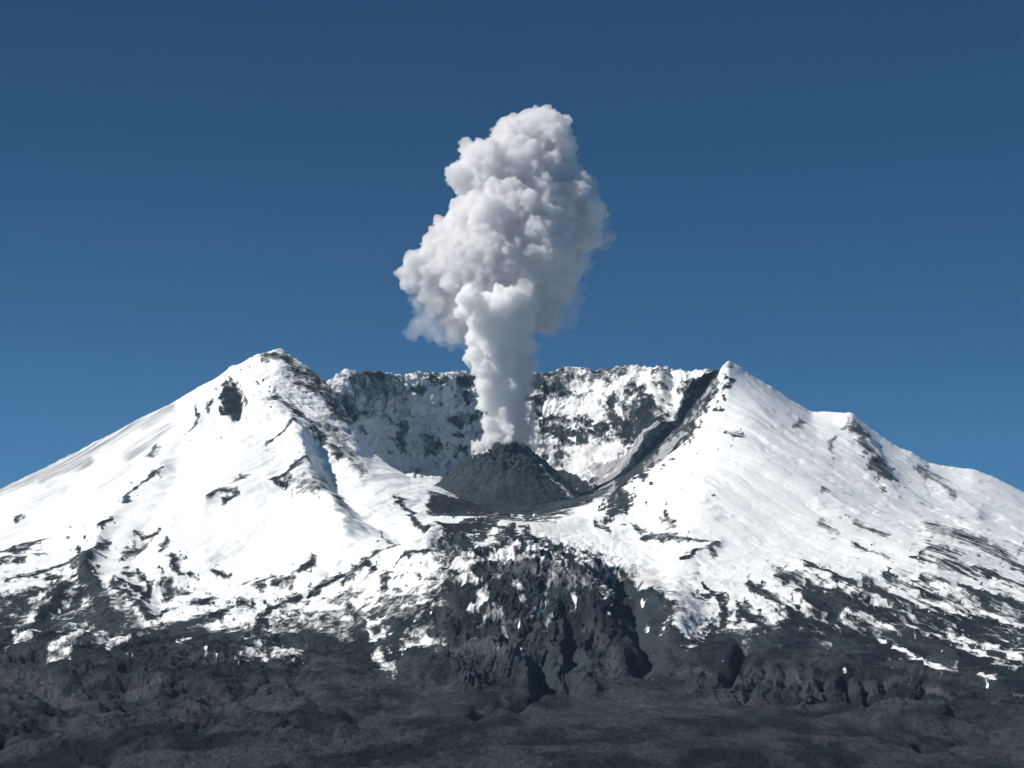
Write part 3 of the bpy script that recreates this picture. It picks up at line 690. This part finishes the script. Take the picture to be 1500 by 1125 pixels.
def rebase(o):
    o.parent = plume
    o.data.transform(Matrix.Translation(-Vector(b0.tolist())))

a = billow('ash_cloud', ash_blobs, [(5, .35, .62), (5, .22, .48), (2, .3, .5)], ASH, 3, 4.5); rebase(a)
steam_blobs = [
    (687,438,19,-72),(680,456,13,-66),(738,442,22,-74),(752,433,15,-72),(712,450,18,-62),(705,470,24,-38),(735,475,34,-30),(760,470,26,-26),
    (693,498,13,-30),(712,505,26,-26),(745,505,32,-22),(692,520,12,-28),(710,535,24,-22),(742,540,28,-18),(716,565,20,-20),(740,572,25,-16),(710,592,12,-24),(733,602,21,-16),(716,622,12,-26),(738,626,20,-18),(714,640,9,-28),(745,642,16,-22),(728,643,13,-30),(762,640,12,-16),(700,655,8,-26),(694,668,6,-26),(716,650,10,-34),(766,650,9,-28),(742,652,13,-34),(703,655,9,-30),(782,655,8,-20),
]
s = billow('steam_column', steam_blobs, [(5, .3, .6), (4, .25, .5)], STEAM, 5, 3.6, lumps=((70, 8), (32, 9), (16, 6.5), (9, 3.2))); rebase(s)
s['label'] = 'bright white steam jet rising in front of the grey ash'
wisps = [
    ([(612,478,18),(600,490,12),(630,470,22),(650,470,22),(640,488,18),(665,492,22),(622,455,16),(685,500,16),(612,440,14)], 11),
    ([(838,440,18),(830,462,18),(815,470,14),(845,462,8),(842,415,16),(810,480,12)], 12),
    ([(868,348,18),(884,349,7),(893,348,4),(850,366,14),(836,372,14)], 13),
    ([(775,600,16),(782,620,14),(790,640,14),(775,635,18),(800,655,12),(815,675,9)], 14),
]
VEIL = volume_material('ash_veil', (.95, .95, .96), .006)
veil = [(x, y, r * 1.12 + 5, (q[0] if q else 0)) for x, y, r, *q in ash_blobs[:48] if (x > 800 and y > 270) or y > 430]
rebase(billow('ash_wisp', veil, [(5, .3, .6), (3, .3, .5)], VEIL, 21, 6.0, rough=1.1))
for bl, sd in wisps:
    w_ = billow('ash_wisp', bl, [(6, .35, .6), (3, .4, .6)], WISP, sd, 6.0, rough=.9, depth=20); rebase(w_)
    if sd == 13: w_.data.materials[0] = volume_material('ash_shred', (.95, .94, .95), .016)

# ------------------------------------------------------------------ air
HAZE = .75e-5
if HAZE:
    k = NT('haze_air')
    v = k.n('ShaderNodeVolumePrincipled', {'Color': (.44, .72, 1.0, 1), 'Density': HAZE, 'Anisotropy': 0.0})
    k.t.links.new(v.outputs[0], k.out.inputs['Volume'])
    x0, x1, y0, y1 = -16000.0, 16000.0, -400.0, 30000.0
    z0, z1 = float(Z2.min()) - 1.0, float(at(745, 130, PD)[2]) + 120
    bm = bmesh.new(); bmesh.ops.create_cube(bm, size=1)
    for vt in bm.verts:
        vt.co = ((x0 + x1)/2 + vt.co.x*(x1-x0), (y0 + y1)/2 + vt.co.y*(y1-y0), (z0 + z1)/2 + vt.co.z*(z1-z0))
    me = bpy.data.meshes.new('haze'); bm.to_mesh(me); bm.free(); me.materials.append(k.m)
    hz = bpy.data.objects.new('haze', me); COL.objects.link(hz); hz['kind'] = 'stuff'

# ------------------------------------------------------------------ light
EL, AZ = math.radians(43), math.radians(10)      # sun on the left, a little towards the camera
to_sun = Vector((-math.cos(EL) * math.cos(AZ), -math.cos(EL) * math.sin(AZ), math.sin(EL)))
sd = bpy.data.lights.new('sun', 'SUN'); sd.energy = 4.3; sd.angle = math.radians(.5); sd.color = (1.0, .965, .91)
sun = bpy.data.objects.new('sun', sd); sun.rotation_euler = to_sun.to_track_quat('Z', 'Y').to_euler(); COL.objects.link(sun)

world = bpy.data.worlds.new('World'); scene.world = world; world.use_nodes = True
wt = world.node_tree; wt.nodes.clear()
sky = wt.nodes.new('ShaderNodeTexSky'); sky.sky_type = 'NISHITA'; sky.sun_disc = False
sky.sun_elevation = EL; sky.sun_rotation = math.radians(90) + AZ
sky.altitude = 9000; sky.air_density = 1.0; sky.dust_density = .3; sky.ozone_density = 8.5
bg = wt.nodes.new('ShaderNodeBackground'); bg.inputs['Strength'].default_value = .052
wo = wt.nodes.new('ShaderNodeOutputWorld')
tint = wt.nodes.new('ShaderNodeMix'); tint.data_type = 'RGBA'; tint.blend_type = 'MULTIPLY'
tint.inputs[0].default_value = 1.0; tint.inputs[7].default_value = (.48, 1.03, .94, 1)
wt.links.new(sky.outputs[0], tint.inputs[6]); wt.links.new(tint.outputs[2], bg.inputs['Color']); wt.links.new(bg.outputs[0], wo.inputs['Surface'])

# ------------------------------------------------------------------ render settings
c = scene.cycles
c.volume_bounces = 32; c.max_bounces = 36; c.diffuse_bounces = 3; c.transparent_max_bounces = 16
c.use_denoising = True
vs = scene.view_settings
vs.view_transform = 'Standard'; vs.look = 'None'; vs.exposure = 0.32; vs.gamma = 1.0
